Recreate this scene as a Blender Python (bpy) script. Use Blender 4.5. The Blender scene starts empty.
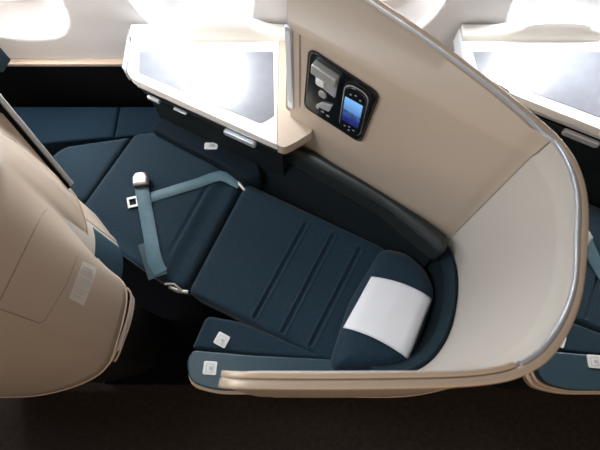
import bpy, bmesh, math, random
from mathutils import Vector, Matrix
from mathutils.bvhtree import BVHTree
random.seed(7)
C = bpy.context.scene.collection
# ---------------------------------------------------------------- camera
F, TILT, H = 450.0, math.radians(20.1), 2.04
cam = bpy.data.cameras.new('camera'); cam.sensor_width = 36; cam.lens = F/600*36
cam.clip_start = .02
cam.dof.use_dof = True; cam.dof.focus_distance = 1.45; cam.dof.aperture_fstop = 4.0
co = bpy.data.objects.new('camera', cam); C.objects.link(co)
co.location = (0, 0, H); co.rotation_euler = (TILT, 0, 0)
bpy.context.scene.camera = co
# ---------------------------------------------------------------- light
sc = bpy.context.scene
sc.view_settings.view_transform = 'Standard'; sc.view_settings.look = 'None'
sc.view_settings.gamma = 1; sc.view_settings.use_curve_mapping = False
sc.view_settings.exposure = 0.0
w = bpy.data.worlds.new('cabin_air'); sc.world = w; w.use_nodes = True
w.node_tree.nodes['Background'].inputs[0].default_value = (1.0, .93, .86, 1)
w.node_tree.nodes['Background'].inputs[1].default_value = .085
WINDOW_EMIT = 42.0
def area(name, loc, rot, sx, sy, power, col):
    l = bpy.data.lights.new(name, 'AREA'); l.shape = 'RECTANGLE'; l.size = sx; l.size_y = sy
    l.energy = power; l.color = col
    o = bpy.data.objects.new(name, l); C.objects.link(o); o.location = loc; o.rotation_euler = rot
    return o
area('ceiling_light', (-1.25, .35, 2.45), (0, math.radians(-24), 0), .8, .5, 25, (.86, .94, 1.0))
area('aisle_light', (.6, -1.5, 2.3), (math.radians(40), 0, 0), 3.0, .3, 15, (1.0, .76, .56))

# ---------------------------------------------------------------- materials
def mat(name, col, rough=.5, metal=0, spec=.5, bump=None, var=0, coat=0, emit=None, estr=1, sheen=0):
    m = bpy.data.materials.new(name); m.use_nodes = True
    nt = m.node_tree; b = nt.nodes['Principled BSDF']
    b.inputs['Base Color'].default_value = (*col, 1); b.inputs['Roughness'].default_value = rough
    b.inputs['Metallic'].default_value = metal; b.inputs['Specular IOR Level'].default_value = spec
    b.inputs['Coat Weight'].default_value = coat; b.inputs['Sheen Weight'].default_value = sheen
    if emit:
        b.inputs['Emission Color'].default_value = (*emit, 1); b.inputs['Emission Strength'].default_value = estr
    tc = nt.nodes.new('ShaderNodeTexCoord')
    if var:
        n = nt.nodes.new('ShaderNodeTexNoise'); n.inputs['Scale'].default_value = var[0]; n.inputs['Detail'].default_value = 4
        nt.links.new(tc.outputs['Object'], n.inputs['Vector'])
        mx = nt.nodes.new('ShaderNodeMix'); mx.data_type = 'RGBA'
        k = var[1]
        mx.inputs['A'].default_value = (*[c*(1-k) for c in col], 1); mx.inputs['B'].default_value = (*[min(1, c*(1+k)) for c in col], 1)
        nt.links.new(n.outputs['Fac'], mx.inputs['Factor']); nt.links.new(mx.outputs['Result'], b.inputs['Base Color'])
    if bump:
        kind, scale, strength, dist, stretch, rot = bump
        mp = nt.nodes.new('ShaderNodeMapping'); mp.inputs['Scale'].default_value = stretch
        mp.inputs['Rotation'].default_value = (0, 0, rot)
        nt.links.new(tc.outputs['Object'], mp.inputs['Vector'])
        n = nt.nodes.new('ShaderNodeTexNoise'); n.inputs['Scale'].default_value = scale; n.inputs['Detail'].default_value = 3
        nt.links.new(mp.outputs['Vector'], n.inputs['Vector'])
        bp = nt.nodes.new('ShaderNodeBump'); bp.inputs['Strength'].default_value = strength; bp.inputs['Distance'].default_value = dist
        nt.links.new(n.outputs['Fac'], bp.inputs['Height']); nt.links.new(bp.outputs['Normal'], b.inputs['Normal'])
    return m
A28 = math.radians(28)
M = dict(
    fabric=mat('teal_fabric', (.008, .026, .043), .85, spec=.25, bump=('n', 160, .6, .003, (.25, 1.6, 1), A28), var=(90, .35), sheen=.15),
    fabric2=mat('deep_blue_fabric', (.006, .019, .034), .9, spec=.2, bump=('n', 200, .5, .002, (1, 1, 1), 0), var=(120, .3)),
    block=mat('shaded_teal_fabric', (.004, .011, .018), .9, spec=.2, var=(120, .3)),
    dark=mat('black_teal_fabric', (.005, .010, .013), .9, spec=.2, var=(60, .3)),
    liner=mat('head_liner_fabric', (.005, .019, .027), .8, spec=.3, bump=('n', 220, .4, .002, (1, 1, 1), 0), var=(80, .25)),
    leather=mat('elbow_leather', (.022, .028, .028), .42, spec=.5, bump=('n', 300, .25, .001, (1, 1, 1), 0)),
    cap=mat('teal_leather', (.030, .062, .085), .38, spec=.5, bump=('n', 260, .2, .001, (1, 1, 1), 0)),
    beige=mat('beige_shell_plastic', (.50, .410, .330), .42, spec=.4, bump=('n', 700, .06, .0005, (1, 1, 1), 0)),
    cream=mat('cream_trim_plastic', (.70, .56, .44), .38, spec=.5),
    rim=mat('champagne_rim', (.60, .46, .345), .48, metal=.25, spec=.6),
    silver=mat('satin_silver', (.66, .68, .72), .3, metal=.55),
    chrome=mat('polished_silver', (.75, .77, .80), .18, metal=1),
    white=mat('white_shelf_lacquer', (.78, .76, .72), .28, spec=.5),
    inlay=mat('grey_wood_inlay', (.17, .18, .205), .24, spec=.6, coat=.35, bump=('n', 40, .25, .001, (1, 14, 1), math.radians(6)), var=(30, .12)),
    wall=mat('sidewall_plastic', (.60, .61, .635), .5, spec=.4),
    black=mat('black_gloss', (.006, .007, .008), .22, spec=.5),
    blackm=mat('black_plastic', (.010, .011, .012), .5, spec=.4),
    gap=mat('gap_and_shade_black', (.003, .003, .004), .9, spec=.1),  # near-black for gaps, also for shade painted on baseboard and floor block
    webbing=mat('teal_webbing', (.085, .16, .20), .45, spec=.4, bump=('n', 120, .5, .002, (3, .4, 1), math.radians(80)), var=(25, .25)),
    pouch=mat('grey_webbing_sleeve', (.05, .085, .10), .6),
    steel=mat('brushed_buckle', (.62, .62, .60), .35, metal=.6),
    linen=mat('white_linen', (.78, .78, .82), .85, spec=.2, bump=('n', 60, .25, .002, (1, 1, 1), 0)),
    plate=mat('white_plate', (.74, .76, .76), .35),
    mark=mat('grey_print', (.48, .50, .52), .5),
    sticker=mat('placard_paper', (.68, .64, .60), .5),
    carpet=mat('brown_carpet', (.040, .030, .026), .95, spec=.1, bump=('n', 90, .9, .006, (.5, 3, 1), 0), var=(50, .45)),
    glow=mat('daylit_pane', (.8, .8, .8), .1, emit=(.96, .98, 1.0), estr=WINDOW_EMIT),
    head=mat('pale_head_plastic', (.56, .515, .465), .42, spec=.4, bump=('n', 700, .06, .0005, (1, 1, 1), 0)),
    seam=mat('seam_shadow_gap', (.22, .17, .14), .7),
)
# handset screen: lit blue picture with darker crowd of shapes
def screen_mat():
    m = bpy.data.materials.new('lit_screen'); m.use_nodes = True; nt = m.node_tree; b = nt.nodes['Principled BSDF']
    tc = nt.nodes.new('ShaderNodeTexCoord'); sp = nt.nodes.new('ShaderNodeSeparateXYZ')
    nt.links.new(tc.outputs['Generated'], sp.inputs[0])
    r = nt.nodes.new('ShaderNodeValToRGB'); nt.links.new(sp.outputs['Z'], r.inputs[0])
    e = r.color_ramp.elements; e[0].position = .15; e[0].color = (.01, .02, .25, 1); e[1].position = .95; e[1].color = (.20, .50, .95, 1)
    v = nt.nodes.new('ShaderNodeTexVoronoi'); v.inputs['Scale'].default_value = 7
    nt.links.new(tc.outputs['Generated'], v.inputs['Vector'])
    mx = nt.nodes.new('ShaderNodeMix'); mx.data_type = 'RGBA'
    mt = nt.nodes.new('ShaderNodeMath'); mt.operation = 'LESS_THAN'; mt.inputs[1].default_value = .5
    nt.links.new(sp.outputs['Z'], mt.inputs[0])
    m2 = nt.nodes.new('ShaderNodeMath'); m2.operation = 'MULTIPLY'
    nt.links.new(mt.outputs[0], m2.inputs[0]); nt.links.new(v.outputs['Distance'], m2.inputs[1])
    nt.links.new(m2.outputs[0], mx.inputs['Factor']); nt.links.new(r.outputs[0], mx.inputs['A'])
    mx.inputs['B'].default_value = (.002, .004, .05, 1)
    b.inputs['Base Color'].default_value = (.01, .01, .01, 1)
    nt.links.new(mx.outputs['Result'], b.inputs['Emission Color']); b.inputs['Emission Strength'].default_value = 1.0
    return m
M['screen'] = screen_mat()

# ---------------------------------------------------------------- helpers
S_, C_ = math.sin(TILT), math.cos(TILT)
def P(px, py, z):                       # measuring aid: where a sight line meets height z
    a = (px-300)/F; b = (225-py)/F
    d = (a, S_+b*C_, -C_+b*S_); k = (z-H)/d[2]
    return (d[0]*k, d[1]*k)
def P3(px, py, z): return Vector((*P(px, py, z), z))
def ray(px, py):
    a = (px-300)/F; b = (225-py)/F
    return Vector((a, S_+b*C_, -C_+b*S_)).normalized()
class Root:
    def __init__(s, name, loc, label, cat, group=None):
        o = bpy.data.objects.new(name, None); C.objects.link(o); o.location = loc
        o['label'] = label; o['category'] = cat
        if group: o['group'] = group
        o.empty_display_size = .05
        s.o = o; s.loc = Vector(loc)
def finish(name, bm, m, root=None, parent=None, smooth=True, label=None, bevel=0, seg=3, weld=True):
    if weld: bmesh.ops.remove_doubles(bm, verts=bm.verts, dist=1e-5)
    bmesh.ops.recalc_face_normals(bm, faces=bm.faces)
    off = root.loc if root else Vector((0, 0, 0))
    for v in bm.verts: v.co -= off
    me = bpy.data.meshes.new(name); bm.to_mesh(me); bm.free()
    me.materials.append(M[m] if isinstance(m, str) else m)
    o = bpy.data.objects.new(name, me); C.objects.link(o)
    for p in me.polygons: p.use_smooth = smooth
    if bevel:
        b = o.modifiers.new('bevel', 'BEVEL'); b.width = bevel; b.segments = seg; b.limit_method = 'ANGLE'; b.angle_limit = math.radians(35)
        b.harden_normals = True
    elif smooth:
        try: me.set_sharp_from_angle(angle=math.radians(50))
        except Exception: pass
    if parent: o.parent = parent
    elif root: o.parent = root.o
    if label: o['label'] = label
    return o
def solo(o, label, cat, group=None):
    o['label'] = label; o['category'] = cat
    if group: o['group'] = group
    return o
def structure(o): o['kind'] = 'structure'; return o
def rounded(poly, r, n=6):              # rounds the corners of a plan outline; r one number or one per corner
    out = []; N = len(poly)
    for i in range(N):
        p0, p, p1 = Vector(poly[i-1][:2]), Vector(poly[i][:2]), Vector(poly[(i+1) % N][:2])
        ri = r[i] if isinstance(r, (list, tuple)) else r
        a = (p0-p); b = (p1-p); d = min(ri, a.length*.48, b.length*.48)
        if d < 1e-4: out.append(p); continue
        A = p+a.normalized()*d; B = p+b.normalized()*d
        for k in range(n+1):
            t = k/n; out.append(A*(1-t)**2+p*2*t*(1-t)+B*t*t)
    return [(q.x, q.y) for q in out]
def prism_bm(poly, z0, z1, bm=None):
    bm = bm or bmesh.new()
    a = [bm.verts.new((x, y, z0)) for x, y in poly]; b = [bm.verts.new((x, y, z1)) for x, y in poly]
    bm.faces.new(a[::-1]); bm.faces.new(b)
    for i in range(len(poly)):
        j = (i+1) % len(poly); bm.faces.new((a[i], a[j], b[j], b[i]))
    return bm
def box_bm(x0, x1, y0, y1, z0, z1, bm=None): return prism_bm([(x0, y0), (x1, y0), (x1, y1), (x0, y1)], z0, z1, bm)
def edist(p, poly):
    best = 9
    for i in range(len(poly)):
        ax, ay = poly[i-1]; bx, by = poly[i]; dx, dy = bx-ax, by-ay; L = dx*dx+dy*dy
        if L < 1e-12: continue
        t = max(0, min(1, ((p[0]-ax)*dx+(p[1]-ay)*dy)/L))
        best = min(best, math.hypot(p[0]-ax-t*dx, p[1]-ay-t*dy))
    return best
def dense(poly, step):
    out = []
    for i in range(len(poly)):
        a = Vector(poly[i]); b = Vector(poly[(i+1) % len(poly)]); n = max(1, int((b-a).length/step))
        out += [tuple(a.lerp(b, k/n)) for k in range(n)]
    return out
def puff_bm(poly, z0, z1, r, fn=None, rings=40, step=.012, crown=.0):   # upholstered pad with soft shoulders
    B = dense(poly, step); cx = sum(p[0] for p in B)/len(B); cy = sum(p[1] for p in B)/len(B)
    bm = bmesh.new(); prev = [bm.verts.new((x, y, z0)) for x, y in B]; bm.faces.new(prev[::-1])
    for k in range(rings+1):
        t = k/rings; s = 1-t**1.0
        if k == rings: s = .0
        row = []
        for x, y in B:
            q = (cx+(x-cx)*s, cy+(y-cy)*s); d = edist(q, poly)
            u = min(1, d/r); z = z1-r*.8*(1-math.sqrt(max(0, 1-(1-u)**2)))+crown*min(1, d/.15)
            if fn: z += fn(q[0], q[1], d)
            row.append((q[0], q[1], z))
        if k == rings:
            c = bm.verts.new(row[0])
            for i in range(len(B)): bm.faces.new((prev[i], prev[(i+1) % len(B)], c))
        else:
            rv = [bm.verts.new(p) for p in row]
            for i in range(len(B)):
                j = (i+1) % len(B); bm.faces.new((prev[i], prev[j], rv[j], rv[i]))
            prev = rv
    return bm
def grid_bm(rows, bm=None, closed=False):
    bm = bm or bmesh.new(); V = [[bm.verts.new(p) for p in r] for r in rows]
    for i in range(len(V)-1):
        n = len(V[i])
        for j in range(n if closed else n-1):
            k = (j+1) % n; bm.faces.new((V[i][j], V[i][k], V[i+1][k], V[i+1][j]))
    return bm, V
def sweep_bm(sections):                 # closed cross-sections joined into a solid with end caps
    bm, V = grid_bm(sections, closed=True); bm.faces.new(V[0][::-1]); bm.faces.new(V[-1]); return bm
def catmull(pts, n):
    pts = [Vector(p) for p in pts]; out = []
    E = [pts[0]*2-pts[1]]+pts+[pts[-1]*2-pts[-2]]
    for i in range(1, len(E)-2):
        for k in range(n):
            t = k/n; a, b, c, d = E[i-1], E[i], E[i+1], E[i+2]
            out.append(.5*((2*b)+(c-a)*t+(2*a-5*b+4*c-d)*t*t+(3*b-a-3*c+d)*t**3))
    out.append(pts[-1]); return out
def tube_bm(pts, r, n=8, bm=None, flat=1.0, up=Vector((0, 0, 1))):
    bm = bm or bmesh.new(); pts = [Vector(p) for p in pts]; rows = []
    for i, p in enumerate(pts):
        d = (pts[min(i+1, len(pts)-1)]-pts[max(i-1, 0)]).normalized()
        s = d.cross(up); s = s.normalized() if s.length > 1e-4 else Vector((1, 0, 0)); u = s.cross(d).normalized()
        rows.append([p+s*math.cos(2*math.pi*k/n)*r+u*math.sin(2*math.pi*k/n)*r*flat for k in range(n)])
    V = [[bm.verts.new(q) for q in rw] for rw in rows]
    for i in range(len(V)-1):
        for j in range(n):
            k = (j+1) % n; bm.faces.new((V[i][j], V[i][k], V[i+1][k], V[i+1][j]))
    bm.faces.new(V[0][::-1]); bm.faces.new(V[-1]); return bm
def slab_on(fr, outline, d0, d1, bm=None):      # prism in a wall frame fr=(origin,u,v,n); outline in (u,v)
    bm = bm or bmesh.new(); O, U, Vv, N = fr
    a = [bm.verts.new(O+U*x+Vv*y+N*d0) for x, y in outline]; b = [bm.verts.new(O+U*x+Vv*y+N*d1) for x, y in outline]
    bm.faces.new(a[::-1]); bm.faces.new(b)
    for i in range(len(a)):
        j = (i+1) % len(a); bm.faces.new((a[i], a[j], b[j], b[i]))
    return bm
def rrect(cx, cy, w_, h_, r, n=6): return rounded([(cx-w_/2, cy-h_/2), (cx+w_/2, cy-h_/2), (cx+w_/2, cy+h_/2), (cx-w_/2, cy+h_/2)], r, n)
def rot_poly(poly, cx, cy, a): return [(cx+(x-cx)*math.cos(a)-(y-cy)*math.sin(a), cy+(x-cx)*math.sin(a)+(y-cy)*math.cos(a)) for x, y in poly]
def px_poly(pts, z): return [P(x, y, z) for x, y in pts]
def copy_tree(o, dx=None, label=None, skip=(), parent=None):
    c = o.copy(); C.objects.link(c)
    if parent: c.parent = parent
    if dx is not None: c.location = o.location+Vector((dx, 0, 0))
    if label: c['label'] = label
    for ch in list(o.children):
        if ch.name.split('.')[0] in skip: continue
        copy_tree(ch, parent=c)
    return c
PITCH = 1.12

# ---------------------------------------------------------------- the cabin
structure(finish('floor', box_bm(-2.6, 2.6, -1.6, 1.25, -.03, 0), 'carpet', smooth=False))
WX = [-.345+.61*k for k in range(-2, 4)]
def wall_y(z):
    pts = [(.60, 1.175), (.82, 1.172), (.95, 1.160), (1.15, 1.135), (1.4, 1.07), (1.75, .93)]
    for (a, ya), (b, yb) in zip(pts, pts[1:]):
        if z <= b:
            t = max(0, (z-a)/(b-a)); return ya+(yb-ya)*t
    return pts[-1][1]
def oval(dx, dz, hw, hh):               # superellipse measure, <1 inside
    return (abs(dx/hw)**3.0+abs(dz/hh)**3.0)**(1/3.0)
WZ = 1.06
def cab_wall():
    nx, nz = 520, 130; rows = []
    for j in range(nz+1):
        z = .655+(1.75-.655)*j/nz; row = []
        for i in range(nx+1):
            x = -2.0+4.0*i/nx; y = wall_y(z)
            for wx in WX:
                if abs(x-wx) < .3:
                    s = oval(x-wx, z-WZ, .200, .30)
                    if s < 1: y += .052*min(1, (1-s)/.42)**.8+.006*min(1, (1-s)/.03)
            row.append((x, y, z))
        rows.append(row)
    bm, V = grid_bm(rows)
    kill = []
    for f in bm.faces:
        c = f.calc_center_median()
        if any(oval(c.x-wx, c.z-WZ, .118, .165) < 1 for wx in WX): kill.append(f)
    bmesh.ops.delete(bm, geom=kill, context='FACES')
    return bm
wl = structure(finish('wall_window', cab_wall(), 'wall', weld=False))
sd = wl.modifiers.new('thick', 'SOLIDIFY'); sd.thickness = .012; sd.offset = -1 if False else 1
for k, wx in enumerate(WX):
    n = 48; ring = []
    for i in range(n+1):
        a = 2*math.pi*i/n; c, s = math.cos(a), math.sin(a); rr = 1/((abs(c)**3+abs(s)**3)**(1/3))
        z = WZ+s*rr*.168; x = wx+c*rr*.121
        ring.append((x, wall_y(z)+.056, z))
    bm = bmesh.new()
    vs = [bm.verts.new((x, y+.012, z)) for x, y, z in ring[:-1]]; bm.faces.new(vs)
    g = bmesh.ops.solidify(bm, geom=bm.faces[:], thickness=.004)
    pane = structure(finish('window_%d' % (k+1), bm, 'glow'))
    fr = finish('window_frame', tube_bm(ring, .008, 8), 'wall', parent=pane)
structure(finish('trim_1', box_bm(-2.0, 2.0, 1.152, 1.19, .648, .658), 'cream', bevel=.003))
structure(finish('trim_2', box_bm(-2.0, 2.0, 1.157, 1.19, .636, .647), 'silver', bevel=.002))
structure(finish('baseboard_window', box_bm(-2.0, 2.0, 1.162, 1.19, 0, .635), 'gap', smooth=False))  # near-black colour carries the shade on the wall below the windows

# ---------------------------------------------------------------- privacy shell (row proto)
IN = [(-.030, .813), (.023, .777), (.227, .639), (.368, .543), (.45, .4875), (.489, .461), (.510, .41), (.515, .345), (.502, .26), (.470, .17), (.420, .10), (.36, .057), (.28, .035), (.1, .032), (-.10, .031), (-.150, .022)]
OUT = [(-.030, 1.0), (.06, .915), (.25, .742), (.38, .610), (.465, .515), (.507, .459), (.529, .404), (.532, .335), (.515, .253), (.482, .15), (.435, .075), (.378, .030), (.29, .008), (.1, .002), (-.10, .003), (-.156, .010)]
NS = 8
IC = catmull([(x, y, 0) for x, y in IN], NS); OC = catmull([(x, y, 0) for x, y in OUT], NS)
SEAM = 5*NS
def zt(i):                              # rim height, dropping at the aisle-side tip
    n = len(IC)-1; s = max(0, (i-(n-10))/10); return 1.275-.15*s**2.5
def shell_section(i, zb):
    a, b = IC[i], OC[i]; d = (b-a); L = d.length; d.normalize(); z = zt(i); f = z-.065
    q = lambda t, zz: Vector((a.x+d.x*t, a.y+d.y*t, zz))
    inner = [q(0, zb), q(0, .9), q(0, f-.02), q(.001, f-.008), q(.004+L*.04, f+.002)]
    fl = [q(max(.006, L*.5-.006), f+(z-.012-f)*.55), q(max(.008, L-.02), z-.012), q(L-.006, z-.014)]
    outer = [q(L-.003, z-.03), q(L-.003, .9), q(max(.02, min(L-.003, .05)), zb)]
    return inner+fl+outer
def make_shell():
    R = Root('privacy_shell', (.5, .3, 0), 'tall beige privacy shell curving round the middle flat bed, with black control panel', 'seat shell', 'curved privacy shells between seats')
    zb = .30
    wp = finish('wing_panel', sweep_bm([shell_section(i, zb if i < 18 else .60) for i in range(0, SEAM)]+[[p.lerp(q, .45) for p, q in zip(shell_section(SEAM-1, .60), shell_section(SEAM, .60))]]), 'beige', R)
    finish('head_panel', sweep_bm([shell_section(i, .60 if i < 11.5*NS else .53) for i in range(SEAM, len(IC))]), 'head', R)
    # rim: champagne cap with a silver inner strip
    def cap(i, t0, t1, z0, z1, inset=.003):
        a, b = IC[i], OC[i]; d = (b-a).normalized(); z = zt(i)
        q = lambda t, zz: Vector((b.x+d.x*t, b.y+d.y*t, z+zz))
        m = min(inset, (t1-t0)*.3)
        return [q(t0, z0), q(t0, z1-m), q(t0+m*.3, z1-m*.3), q(t0+m, z1), q(t1-m, z1), q(t1-m*.3, z1-m*.3), q(t1, z1-m), q(t1, z0)]
    rimo = finish('rim', sweep_bm([cap(i, -.013, .002, -.014, .0) for i in range(len(IC))]), 'rim', R)
    k1 = int(11.3*NS)
    finish('inner_rim_strip', sweep_bm([cap(i, -.0185-.003*max(0, min(1, (i-SEAM+8)/12)), -.0138, -.007, .002) for i in range(0, k1)]), 'silver', R, label='bright silver strip')
    finish('aisle_rim_edge', sweep_bm([cap(i, -.025, -.0145, -.03, -.001) for i in range(k1, len(IC))]), 'rim', R)
    # rounded fin joining wing to cabin wall behind the table
    fin = [(-.0295, .822), (-.027, 1.14), (.0, 1.14), (.0, .80)]
    finish('wing_post', prism_bm(rounded(fin, [.004, .004, .004, .004]), .822, 1.205), 'beige', R, bevel=.004)
    # rear skin bulging over the footwell of the seat behind
    ST_ = [3.05, 3.95, 4.5, 5.0, 5.5, 6.0, 7.0, 8.0, 9.0, 10.0, 12.0, 14.3]
    B = [(-.66, .581, 1.17), (-.617, .504, .95), (-0.602, 0.467, 0.90), (-0.595, 0.417, 0.86), (-0.601, 0.377, 0.82), (-0.574, 0.337, 0.76), (-.527, .283, .70), (-.540, .153, .675), (-.590, .046, .65), (-.770, -.012, .61), (-1.0, -.018, .59), (-1.2, -.018, .58)]
    Tc = []
    for k in range(8*(len(ST_)-1)+1):
        a = min(k//8, len(ST_)-2); u = (ST_[a]+(ST_[a+1]-ST_[a])*(k/8-a))*NS; m = min(int(u), len(OC)-2)
        p = OC[m].lerp(OC[m+1], u-m); q = IC[m].lerp(IC[m+1], u-m); p = p+(q-p).normalized()*.0025; Tc.append(Vector((p.x, p.y, 1.25)))
    Bc = catmull([Vector(p)+Vector((PITCH, 0, 0)) for p in B], 8)
    rows = []
    for t_ in range(17):
        t = t_/16; rows.append([])
        for a, b in zip(Tc, Bc):
            p = a.lerp(b, t); n = Vector((a.x-.2-.0, a.y-.35, 0)); n = Vector((1, .2, .0)) if a.x > .45 else Vector((.4, -1, 0)); n.normalize()
            p = p+n*.008*math.sin(math.pi*t); rows[-1].append(p)
    bm, V = grid_bm(rows)
    bvh = BVHTree.FromBMesh(bm)
    sk = finish('rear_skin', bm, 'beige', R)
    s = sk.modifiers.new('thick', 'SOLIDIFY'); s.thickness = .003; s.offset = 0
    sk['flip'] = 0
    et = finish('rear_skin_lip', tube_bm([p+Vector((0, 0, -.004)) for p in Bc[8:]], .0045, 8), 'cream', R)
    dx = Vector((PITCH, 0, 0))
    def on(px, py, lift=.0015):          # point on the rear skin
        h = bvh.ray_cast(Vector((PITCH, 0, H)), ray(px, py))
        return (h[0]+(-ray(px, py))*lift) if h[0] else None
    def line(pts, r=.0016, nm='panel_groove', m='seam'):
        q = []
        for (x0, y0), (x1, y1) in zip(pts, pts[1:]):
            for k in range(9):
                p = on(x0+(x1-x0)*k/8, y0+(y1-y0)*k/8)
                if p: q.append(p)
        if len(q) > 2: finish(nm, tube_bm(q, r, 6), m, R)
    line([(0, 300), (22, 255), (42, 214), (47, 209), (52, 213), (78, 239)], .0014)
    line([(81, 247), (66, 285), (45, 320), (39, 323), (0, 309)], .0012)
    line([(2, 134), (14, 141), (40, 170), (82, 214)], .0012)
    # placard
    rws = []
    for j in range(7):
        rws.append([])
        for i in range(5):
            u, v = i/4, j/6
            a = Vector((83, 261)).lerp(Vector((98, 268)), u); b = Vector((69, 298)).lerp(Vector((84, 306)), u); c = a.lerp(b, v)
            rws[-1].append(on(c.x, c.y, .004))
    if all(p for r_ in rws for p in r_):
        bm, _ = grid_bm(rws); pl = finish('placard', bm, 'sticker', R, label='small pale printed placard')
        bm = bmesh.new()
        for k, (v, u0, u1) in enumerate([(.12, .15, .8), (.2, .1, .9), (.28, .1, .85), (.4, .1, .9), (.48, .12, .9), (.56, .1, .7), (.68, .1, .9), (.76, .1, .8), (.86, .2, .7)]):
            q = []
            for i in range(5):
                u = u0+(u1-u0)*i/4
                a = Vector((83, 261)).lerp(Vector((98, 268)), u); b = Vector((69, 298)).lerp(Vector((84, 306)), u); c = a.lerp(b, v)
                q.append(on(c.x, c.y, .0052))
            tube_bm(q, .0008, 4, bm)
        finish('print', bm, 'mark', R, parent=pl)
    # lower body and literature slot lines, set back under the skin
    low = [Vector((p.x, p.y, 0)) for p in Bc[44:]]
    lo = []
    for i, p in enumerate(low):
        t = (low[min(i+1, len(low)-1)]-low[max(i-1, 0)]).normalized(); nrm = Vector((t.y, -t.x, 0))
        lo.append(p-nrm*0+Vector((0, 0, 0)))
    def offs(d, z): 
        out = []
        for i, p in enumerate(low):
            t = (low[min(i+1, len(low)-1)]-low[max(i-1, 0)]).normalized(); nrm = Vector((-t.y, t.x, 0))
            out.append(Vector((p.x, p.y, z))+nrm*d)
        return out
    sgn = 1 if offs(.05, .5)[4].x > low[4].x else -1
    secs = []
    for a, b in zip(offs(-.07*sgn, .1), offs(-.045*sgn, .1)):
        secs.append([Vector((a.x, a.y, .05)), Vector((b.x, b.y, .05)), Vector((b.x, b.y, .575)), Vector((a.x, a.y, .575))])
    finish('lower_skirt', sweep_bm(secs), 'blackm', R)
    for d, z, m, a, b in ((-.012, .615, 'rim', 0, 20), (-.019, .585, 'silver', 2, 16), (-.026, .550, 'rim', 1, 19)):
        finish('literature_slot_edge', tube_bm(offs(d*sgn, z)[a:b], .0035, 6), m, R)
    # screen stowed against the wing's outer face
    A = Vector((-.672+PITCH, .597, 1.215)); Bq = Vector((-.614+PITCH, .502, .955)); back = Vector((-.62, .5, .0)).normalized()
    def slab(o1, o2, th0, th1):
        dirv = (Bq-A); nrm = Vector((.78, .62, 0))
        bm = bmesh.new(); pts = []
        for th in (th0, th1):
            pts.append([A+nrm*th+back*o1, Bq+nrm*th+back*o1, Bq+nrm*th+back*o2, A+nrm*th+back*o2])
        va = [bm.verts.new(p) for p in pts[0]]; vb = [bm.verts.new(p) for p in pts[1]]
        bm.faces.new(va[::-1]); bm.faces.new(vb)
        for i in range(4): bm.faces.new((va[i], va[(i+1) % 4], vb[(i+1) % 4], vb[i]))
        return bm
    mo = finish('video_monitor', slab(0, .16, .006, .020), 'silver', R, bevel=.003, label='stowed screen with silver edge')
    finish('screen_glass', slab(.006, .155, .0205, .022), 'black', R, parent=mo)
    finish('monitor_recess', slab(-.004, .15, -.004, .0055), 'gap', R)
    finish('rear_fin', prism_bm([(.112, 1.00), (.127, .995), (.142, 1.05), (.127, 1.06)], .80, .86), 'liner', R, bevel=.004)
    secs = []
    for i in range(SEAM+2, SEAM+24):
        b_ = OC[i]; d = (OC[i]-IC[i]).normalized(); g = lambda t, z: Vector((b_.x+d.x*t, b_.y+d.y*t, z))
        secs.append([g(-.012, .595), g(.003, .595), g(.003, .70), g(.001, .80), g(-.012, .80)])
    finish('liner_back', sweep_bm(secs), 'cap', R, label='teal padding showing under the shell')
    # control panel on the wing face
    o0 = Vector((.023, .777, 0)); U = Vector((.466, -.316, 0)).normalized(); N = Vector((-U.y, U.x, 0))*-1; Z = Vector((0, 0, 1))
    fr = (o0, U, Z, N)
    cp = finish('control_panel', slab_on(fr, rounded([(-.006, .925), (.182, .905), (.200, 1.140), (.006, 1.166)], .024, 8), -.004, .006), 'black', R, bevel=.003)
    finish('panel_bezel', tube_bm([o0+U*x+Z*y+N*.004 for x, y in (lambda q: q+[q[0]])(rounded([(-.010, .921), (.186, .901), (.204, 1.144), (.002, 1.170)], .026, 8))], .0022, 6), 'blackm', R, parent=cp)
    finish('handset_dock', slab_on(fr, rrect(.149, 1.037, .078, .205, .034, 8), .0055, .0085), 'blackm', R, parent=cp, bevel=.002)
    rl = finish('reading_light', slab_on(fr, rounded([(.020, 1.112), (.092, 1.100), (.094, 1.134), (.022, 1.146)], .006), .004, .026), 'steel', R, parent=cp, bevel=.004, label='silver flip-up lamp')
    finish('lamp_cup', slab_on(fr, rounded([(.03, 1.066), (.09, 1.045), (.092, 1.100), (.024, 1.112)], .006), .005, .012), 'silver', R, parent=cp, bevel=.003)
    finish('lamp_lens', slab_on(fr, rrect(.045, 1.082, .026, .026, .009), .011, .019), 'plate', R, parent=cp, bevel=.003)
    jk = finish('headphone_jack', slab_on(fr, rrect(.050, 1.028, .024, .024, .012, 8), .005, .010), 'steel', R, parent=cp, bevel=.001)
    finish('power_socket', slab_on(fr, rounded([(.032, .968), (.076, .972), (.084, 1.006), (.050, .994)], .004), .005, .011), 'silver', R, parent=cp, bevel=.002)
    bm = bmesh.new()
    for x, y in ((.036, .956), (.054, .950), (.072, .944)): slab_on(fr, rrect(x, y, .010, .006, .002), .0055, .007, bm)
    finish('printed_symbols', bm, 'steel', R, parent=cp)
    # crease line below the panel, vertical slot of the wing's front
    finish('wing_groove', tube_bm([o0+U*-.028+Z*z+N*.001 for z in (.90, 1.0, 1.1, 1.19)], .0013, 6), 'seam', R)
    fr2 = (Vector((-.026, .812, 0)), Vector((.83, -.56, 0)).normalized(), Z, Vector((-.56, -.83, 0)).normalized())
    ls = finish('light_strip', slab_on(fr2, rrect(.0, 1.035, .022, .33, .010, 6), -.004, .006), 'silver', R, bevel=.003, label='upright silver light slot')
    finish('strip_lens', slab_on(fr2, rrect(.0, 1.045, .014, .28, .006, 6), .0055, .007), 'wall', R, parent=ls)
    return R, fr
SH, WFR = make_shell()
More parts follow.
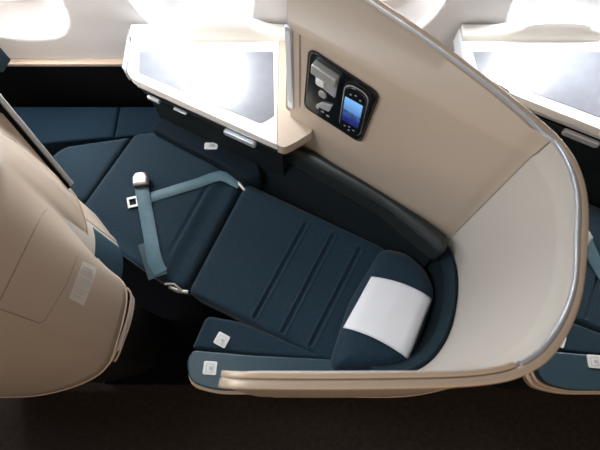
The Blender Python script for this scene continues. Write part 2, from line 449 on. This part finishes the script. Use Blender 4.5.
shell0 = copy_tree(SH.o, -PITCH, 'beige privacy shell at the left edge, seen from behind, with placard and stowed screen edge')

# ---------------------------------------------------------------- window-side table
def make_table():
    R = Root('side_table', (-.3, 1.0, 0), 'white window-side table left of the middle shell, grey inlay with bright window glare', 'side table', 'white side tables under the windows')
    top = [(-.574, 1.12), (-.570, .982), (-.552, .958), (-.118, .734), (-.072, .711), (-.072, 1.12)]
    finish('table_corner', prism_bm(rounded([(-.0705, .710), (-.050, .700), (-.015, .718), (.04, .758), (.02, .80), (-.045, .84), (-.045, 1.12), (-.0705, 1.12)], [.001, .03, .03, .01, .01, .01, .001, .001]), .775, .8195), 'beige', R, bevel=.014, seg=5)
    finish('table_top', prism_bm(rounded(top, [.004, .02, .02, .03, .001, .001]), .788, .82), 'white', R, bevel=.007, seg=4)
    il = [(-.540, 1.066), (-.531, .980), (-.133, .790), (-.118, .789), (-.082, .814), (-.090, 1.066)]
    finish('inlay', prism_bm(rounded(il, .006), .8185, .8215), 'inlay', R, bevel=.0008, label='glossy grey grained inlay')
    # upstand against the cabin wall, higher in the middle
    fr_, bk = [], []
    n = 40; secs = []
    for i in range(n+1):
        x = -.572+.584*i/n; s = i/n; h = .030+.042*math.exp(-((s-.52)/.24)**4)
        secs.append([Vector((x, 1.108, .812)), Vector((x, 1.118, .812+h*.8)), Vector((x, 1.126, .812+h)), Vector((x, 1.160, .814+h)), Vector((x, 1.160, .812))])
    finish('upstand', sweep_bm(secs), 'white', R)
    finish('end_cap', prism_bm([(-.582, .99), (-.575, .985), (-.575, 1.15), (-.582, 1.15)], .775, .835), 'silver', R)
    def off(d, z0, z1):
        return prism_bm([(-.566+d, 1.14), (-.566+d, .985+d*.4), (-.550+d, .962+d), (-.118, .742+d), (-.06, .715+d), (-.03, .76+d), (-.03, 1.14)], z0, z1)
    tr = finish('tray_table', off(.001, .766, .784), 'silver', R, bevel=.004, label='stowed silver-edged tray')
    finish('tray_gap', off(.012, .745, .765), 'gap', R)
    fa = finish('fascia', off(.010, .715, .744), 'blackm', R, bevel=.004)
    dirv = Vector((.434, -.222, 0)).normalized(); st = Vector((-.552, .962, 0)); nn = Vector((-.222, -.434, 0)).normalized(); Z = Vector((0, 0, 1))
    ff = (st, dirv, Z, nn)
    finish('latch', slab_on(ff, rrect(.06, .742, .05, .016, .006), -.004, .008), 'silver', R, parent=fa, bevel=.003)
    finish('latch', slab_on(ff, rrect(.165, .742, .05, .007, .003), -.004, .006), 'silver', R, parent=fa, bevel=.002)
    finish('drawer_pull', slab_on(ff, rrect(.40, .748, .12, .024, .010), -.006, .011), 'silver', R, parent=fa, bevel=.004)
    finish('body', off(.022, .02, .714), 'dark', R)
    return R
TB = make_table()
copy_tree(TB.o, PITCH, 'white window-side table at the right edge, beyond the rim of the middle shell')

# ---------------------------------------------------------------- flat bed seat
def make_seat():
    R = Root('airplane_seat', (-.15, .5, 0), 'dark teal flat-bed seat in the middle, reclined flat with grooved backrest', 'seat', 'dark teal flat-bed seats')
    ott = [(-.931, .900), (-.672, .944), (-.812, .655), (-.97, .72), (-1.04, .78)]
    finish('footrest_cushion', puff_bm(rounded(ott, [.03, .02, .02, .03, .05]), .36, .488, .022), 'fabric', R, weld=False)
    sea = [(-.655, .953), (-.53, .963), (-.33, .835), (-.222, .728), (-.402, .325), (-.52, .375), (-.80, .565), (-.812, .640)]
    a = Vector((-.235, .72)); b = Vector((-.408, .33)); dv = (b-a).normalized(); nv = Vector((dv.y, -dv.x))
    if nv.x > 0: nv = -nv
    def roll(x, y, d):
        q = (Vector((x, y))-a).dot(nv)
        t = max(0, min(1, (.105-q)/.06)); t = t*t*(3-2*t)
        return -.016*t-.006*math.exp(-((q-.105)/.008)**2)
    finish('seat_cushion', puff_bm(rounded(sea, [.02, .05, .04, .02, .03, .04, .04, .02]), .36, .500, .028, roll, rings=70), 'fabric', R, weld=False)
    bk = [(-.205, .735), (.30, .480), (.42, .33), (.33, .055), (.10, .078), (-.39, .315)]
    gl = [((306, 224), (255, 317)), ((333, 236), (283, 332)), ((360, 249), (311, 345))]
    G = [(Vector(P(*p, .5)), Vector(P(*q, .5))) for p, q in gl]
    def groove(x, y, d):
        p = Vector((x, y)); z = 0
        for g0, g1 in G:
            e = (g1-g0); L = e.length; e.normalize(); t = (p-g0).dot(e); s = abs((p-g0).dot(Vector((-e.y, e.x))))
            ov = max(0, -t, t-L); dd = math.hypot(max(0, 0), ov)
            r_ = math.hypot(s, ov)
            # narrow slot: two stitched edges and a sunken middle
            z += -.0075*math.exp(-(r_/.0065)**4)+.0022*math.exp(-((r_-.0115)/.0035)**2)
        return z
    finish('backrest_cushion', puff_bm(rounded(bk, [.02, .03, .05, .05, .02, .03]), .36, .502, .022, groove, rings=150, step=.004), 'fabric', R, weld=False)
    hr = px_poly([(383, 246), (408, 251), (428, 268), (438, 292), (413, 362), (398, 388), (335, 372), (330, 363), (350, 300)], .55)
    hr = [(x, max(y, .05)) for x, y in hr]
    hb = puff_bm(rounded(hr, [.03, .03, .03, .04, .02, .02, .02, .02, .04]), .44, .562, .055, crown=.012)
    hv = BVHTree.FromBMesh(hb)
    finish('headrest', hb, 'fabric', R, weld=False)
    finish('seat_base', prism_bm([(-.78, .60), (-.60, .90), (-.30, .80), (.28, .44), (.38, .12), (-.36, .33), (-.5, .42)], .02, .355), 'blackm', R, smooth=False)
    finish('floor_shade_block', prism_bm([(-.80, .02), (-.33, .02), (-.33, .34), (-.50, .42), (-.80, .58)], .0, .10), 'gap', R, bevel=.01)  # added black block in place of the shadow on the floor between seats
    # dark hinge gap and silver recline brackets between cushions
    bkt = bmesh.new()
    finish('recline_bracket', tube_bm([P3(238, 182, .49), P3(243, 188, .50), P3(247, 192, .49)], .007, 8), 'steel', R)
    finish('recline_bracket', tube_bm([P3(170, 287, .46), P3(178, 291, .47), P3(188, 292, .46)], .007, 8), 'steel', R)
    # liner wrapping the shell around the head, and the elbow pad on the window side
    secs = []; sec2 = []
    i0, i1 = int(4.6*NS), int(12.6*NS)
    for i in range(i0, i1):
        a_, b_ = IC[i], OC[i]; t = (IC[min(i+1, len(IC)-1)]-IC[max(i-1, 0)]).normalized(); n = Vector((t.y, -t.x, 0))
        if n.dot(b_-a_) < 0 and i > SEAM: n = -n
        if i <= SEAM: n = Vector((.56, .83, 0))
        q = lambda d, z: Vector((a_.x, a_.y, z))-n*d
        secs.append([q(.001, .36), q(.001, .600), q(.006, .612), q(.014, .615), q(.022, .610), q(.036, .575), q(.036, .36)])
        sec2.append([q(.0365, .36), q(.0365, .568), q(.052, .53), q(.072, .48), q(.075, .36)])
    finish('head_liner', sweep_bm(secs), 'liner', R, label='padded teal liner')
    finish('liner_shade', sweep_bm(sec2), 'dark', R)  # inner part of the liner, shade put into its darker colour
    sl = []
    for k in range(21):
        t = k/20; a_ = Vector((-.16, .868)).lerp(Vector((.47, .455)), t)
        if t < .25: pass
        n = Vector((.56, .83, 0)); base = Vector((a_.x, a_.y, 0))
        q = lambda d, z: base+Vector((0, 0, z))-n*d
        sl.append([q(.0, .30), q(.0, .60), q(.03, .60), q(.10, .44), q(.10, .30)])
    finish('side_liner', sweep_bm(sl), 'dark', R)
    return R, hv
ST, HV = make_seat()
def make_pad():
    lo = [(-.175, .845), (.0, .738), (.256, .572), (.455, .397)]
    up = [(.474, .452), (.40, .520), (.30, .592), (.20, .664), (.11, .722), (.055, .766), (.0, .783), (-.05, .768), (-.11, .80)]
    poly = rounded(lo+up, [.03, .02, .02, .03, .02, .02, .02, .02, .03, .03, .03, .03, .02])
    o = finish('elbow_pad', puff_bm(poly, 0.585, .705, .040, crown=.006), 'leather', None, weld=False)
    return solo(o, 'long dark green leather elbow pad along the wing of the middle shell', 'armrest pad')
make_pad()
# window-side ledge next to the footwell
lg = [(-1.25, .93), (-.97, .955), (-.66, .985), (-.57, .975), (-.50, .94), (-.34, .86), (-.34, 1.10), (-1.25, 1.105)]
LR = Root('footwell_ledge', (-.9, 1.0, 0), 'dark blue padded ledge under the window wall behind the footrest', 'ledge pad')
finish('ledge_cushion', puff_bm([(-1.30, .90), (-.756, .962), (-.756, 1.108), (-1.30, 1.108)], .20, .452, .012), 'fabric2', LR, weld=False)
finish('ledge_cushion', puff_bm([(-.752, .962), (-.60, .975), (-.345, .87), (-.345, 1.108), (-.752, 1.108)], .20, .452, .012), 'fabric2', LR, weld=False)
# window-side armrest block
def make_arm():
    R = Root('window_armrest', (-.28, .85, 0), 'dark armrest block with small white release plate, under the left side table', 'armrest')
    poly = px_poly([(150, 128), (196, 152), (222, 165), (244, 181), (262, 176), (252, 137), (180, 100)], .545)
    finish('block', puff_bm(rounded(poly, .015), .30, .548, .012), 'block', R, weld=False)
    c = P(211, 146, .55); pl = rot_poly(rrect(c[0], c[1], .050, .028, .007), c[0], c[1], 0)
    p = finish('release_plate', prism_bm(pl, .545, .553), 'plate', R, bevel=.002, label='small white release plate')
    pi = rot_poly(rrect(c[0]+.004, c[1]-.001, .022, .012, .004), c[0], c[1], 0)
    finish('plate_button', prism_bm(pi, .5525, .5545), 'silver', R, parent=p, bevel=.0006)
    return R
WA = make_arm()
copy_tree(ST.o, PITCH, 'dark teal seat cut off by the right edge of the photo, behind the middle shell', skip=('headrest',))
# white linen headrest cover
def make_cover():
    q = [(372, 276), (433, 298), (409, 359), (344, 327)]
    Q = [Vector(P(x, y, .57)) for x, y in q]; rows = []
    for j in range(25):
        v = j/24; rows.append([])
        for i in range(25):
            u = i/24
            bow = .010*math.sin(math.pi*u)
            p = Q[0].lerp(Q[1], u).lerp(Q[3].lerp(Q[2], u), v)+Vector((.3, .95))*bow
            h = HV.ray_cast(Vector((p.x, p.y, 1)), Vector((0, 0, -1)))
            z = h[0].z if h[0] else .50
            z = max(z, .505)
            rows[-1].append(Vector((p.x, p.y, z+.004+.0012*math.sin(u*9+v*4)*math.sin(v*7))))
    bm, _ = grid_bm(rows); o = finish('headrest_cover', bm, 'linen')
    s = o.modifiers.new('thick', 'SOLIDIFY'); s.thickness = .002; s.offset = 1
    return solo(o, 'white linen cover laid over the headrest of the middle bed', 'headrest cover')
make_cover()
# handset in its dock
def make_handset():
    R = Root('handset', tuple(WFR[0]+WFR[1]*.149+Vector((0, 0, .92))), 'black handset with a lit blue screen, docked in the control panel', 'handset')
    hs = finish('handset_body', slab_on(WFR, rrect(.149, 1.037, .066, .192, .031, 8), .0088, .020), 'black', R, bevel=.005, seg=4)
    finish('handset_screen', slab_on(WFR, rrect(.149, 1.040, .052, .102, .003), .0202, .0210), 'screen', R, label='lit blue screen')
    for x, y in ((.135, .968), (.149, .958), (.163, .968), (.149, .974), (.137, 1.108), (.151, 1.114), (.165, 1.105)):
        finish('button', slab_on(WFR, rrect(x, y, .006, .004, .0018), .0195, .0210), 'steel', R)
    fr_ = rrect(.149, 1.037, .068, .194, .032, 8)
    finish('handset_frame', tube_bm([WFR[0]+WFR[1]*x+Vector((0, 0, y))+WFR[3]*.014 for x, y in fr_+[fr_[0]]], .0014, 6), 'silver', R)
    return R
make_handset()

# ---------------------------------------------------------------- aisle-side armrests
def plate_mark(R, parent, cx, cy, z, ang, s=.046):
    p = finish('release_plate', prism_bm(rot_poly(rrect(cx, cy, s, s*.95, .006), cx, cy, ang), z-.002, z+.004), 'plate', R, bevel=.0015, label='square white release plate')
    bm = bmesh.new()
    for (dx, dy, w_, h_) in ((0, .012, .026, .0016), (0, -.012, .026, .0016), (-.012, 0, .0016, .024), (.012, 0, .0016, .024), (.002, 0, .009, .010), (.007, -.002, .004, .014)):
        prism_bm(rot_poly(rrect(cx+dx, cy+dy, w_, h_, .0003, 2), cx, cy, ang), z+.0035, z+.0048, bm)
    finish('recline_symbol', bm, 'mark', R, parent=p)
def make_console(dz=0, shift=0):
    R = Root('armrest_console', (-.1, .04, 0), 'low aisle-side console with teal leather top and white plate, in front of middle bed', 'console', 'aisle-side armrest consoles')
    top = [(-.352, .122), (-.368, .085), (-.352, .022), (-.27, -.003), (.32, -.003), (.335, .07), (.113, .092), (-.162, .105)]
    rr = [.02, .05, .07, .08, .01, .01, .02, .02]
    finish('leather_top', prism_bm(rounded(top, rr, 10), .485, .522+dz), 'cap', R, bevel=.010, seg=5)
    def ring(d, z0, z1):
        t = [(-.352-d, .122), (-.368-d, .085), (-.354-d, .022-d), (-.27, -.003-d), (.36, -.003-d), (.37, .03), (.335, .065), (.113, .085), (-.162, .10)]
        return prism_bm(rounded(t, [.01, .05, .07, .08, .02, .01, .01, .01, .01], 10), z0, z1)
    finish('upper_trim', ring(.005, .468, .484), 'cream', R, bevel=.004)
    finish('trim_gap', ring(.001, .460, .4675), 'gap', R)
    finish('lower_trim', ring(.012, .425, .4595), 'cream', R, bevel=.006)
    finish('base_body', ring(-.004, .02, .424), 'blackm', R)
    c = P(210+shift, 368 if not shift else 361, .525+dz); plate_mark(R, None, c[0], c[1], .522+dz, math.radians(-4), .044)
    return R
CN = make_console()
def make_wedge():
    R = Root('bed_side_armrest', (-.2, .15, 0), 'triangular teal fabric armrest between bed and aisle console, with tilted white plate', 'armrest', 'triangular bed-side armrests')
    poly = [(-.318, .236), (-.358, .130), (-.162, .108), (.113, .094), (-.02, .142), (-.20, .215)]
    finish('pad', puff_bm(rounded(poly, [.02, .012, .01, .01, .01, .01]), .25, .500, .012, rings=30), 'fabric', R, weld=False)
    c = P(222, 340, .50); plate_mark(R, None, c[0], c[1], .501, math.radians(-27), .044)
    return R
WD = make_wedge()
CN2 = copy_tree(CN.o, PITCH+.005, 'teal-topped aisle console at the right edge, beyond the curve of the middle shell')
for ch in CN2.children:
    if ch.name.startswith('release_plate'): ch.location.x += .115; ch.location.y += .02
copy_tree(WD.o, PITCH, 'triangular armrest pad beside the right-edge console, half hidden by the middle shell rim')

# ---------------------------------------------------------------- seat belts
def ribbon_bm(pts, wd, th=.0022, seed=0):     # pts: (x,y,z,width_scale)
    P_ = catmull([Vector(p[:3]) for p in pts], 10); secs = []
    for i, p in enumerate(P_):
        d = (P_[min(i+1, len(P_)-1)]-P_[max(i-1, 0)]); d.z = 0; d.normalize(); s = Vector((d.y, -d.x, 0))
        zz = .0014*math.sin(i*.35+seed); h = wd/2
        row = [p-s*h+Vector((0, 0, zz)), p-s*h*.9+Vector((0, 0, th+zz)), p+Vector((0, 0, th*1.1+zz)), p+s*h*.9+Vector((0, 0, th+zz)), p+s*h+Vector((0, 0, zz)), p+Vector((0, 0, -.0002+zz))]
        secs.append(row)
    return sweep_bm(secs)
def make_belt():
    zc = .508
    a = P(141, 188, zc); R = Root('seat_belt', (a[0], a[1], .5), 'teal seat belt with silver buckle lying across the seat cushion of the middle bed', 'seat belt')
    finish('webbing', ribbon_bm([(*P(141, 184, .512), .512), (*P(146, 212, .507), .507), (*P(151, 240, .507), .507), (*P(155, 262, .507), .507), (*P(161, 273, .500), .500)], .050), 'webbing', R)
    finish('webbing', ribbon_bm([(*P(139, 201, .503), .503), (*P(165, 193, .503), .503), (*P(195, 184, .503), .503), (*P(220, 176, .501), .501), (*P(240, 184, .494), .494)], .042, seed=2), 'webbing', R)
    finish('webbing_sleeve', ribbon_bm([(*P(147, 242, .503), .503), (*P(152, 258, .503), .503), (*P(158, 277, .497), .497)], .068, seed=1), 'pouch', R, label='grey folded sleeve')
    c = Vector(P(141, 181, .515)); ang = math.radians(-82)
    def loc(u, v): 
        return (c.x+u*math.cos(ang+math.pi/2)-v*math.sin(ang+math.pi/2), c.y+u*math.sin(ang+math.pi/2)+v*math.cos(ang+math.pi/2))
    out = rounded([loc(-.026, -.022), loc(.028, -.022), loc(.030, .010), loc(.018, .030), loc(-.016, .030), loc(-.028, .010)], .008)
    bk = finish('buckle', puff_bm(out, .512, .535, .010, rings=16, step=.004), 'steel', R, weld=False, label='silver lift buckle')
    finish('buckle_mouth', prism_bm(rounded([loc(-.024, -.027), loc(.026, -.027), loc(.026, -.018), loc(-.024, -.018)], .002), .514, .524), 'black', R, parent=bk)
    # latch plate: frame with a square hole
    c2 = Vector(P(133, 202, .506)); an = math.radians(15)
    def rl(u, v): return (c2.x+u*math.cos(an)-v*math.sin(an), c2.y+u*math.sin(an)+v*math.cos(an))
    bm = bmesh.new()
    for u0, u1, v0, v1 in ((-.020, -.013, -.021, .021), (.012, .030, -.021, .021), (-.013, .012, .013, .021), (-.013, .012, -.021, -.013)):
        prism_bm([rl(u0, v0), rl(u1, v0), rl(u1, v1), rl(u0, v1)], .504, .509, bm)
    finish('latch_plate', bm, 'steel', R, label='silver latch tongue with square hole', weld=False, smooth=False)
    finish('belt_anchor', tube_bm([P3(165, 284, .486), P3(174, 284, .490), P3(182, 291, .478)], .004, 6), 'steel', R)
    return R
make_belt()
def make_belt_right():
    a = P(590, 240, .51); R = Root('seat_belt', (a[0], a[1], .5), 'seat belt with pale buckle on the seat at the right edge of the photo', 'seat belt')
    out = rounded(px_poly([(582, 224), (590, 231), (594, 238), (588, 246), (580, 246)], .525), .004)
    finish('buckle', puff_bm(out, .505, .528, .008, rings=14, step=.004), 'steel', R, weld=False)
    finish('webbing', ribbon_bm([(*P(586, 240, .508), .508), (*P(596, 262, .508), .508), (*P(610, 285, .506), .506)], .045), 'webbing', R)
    return R
make_belt_right()
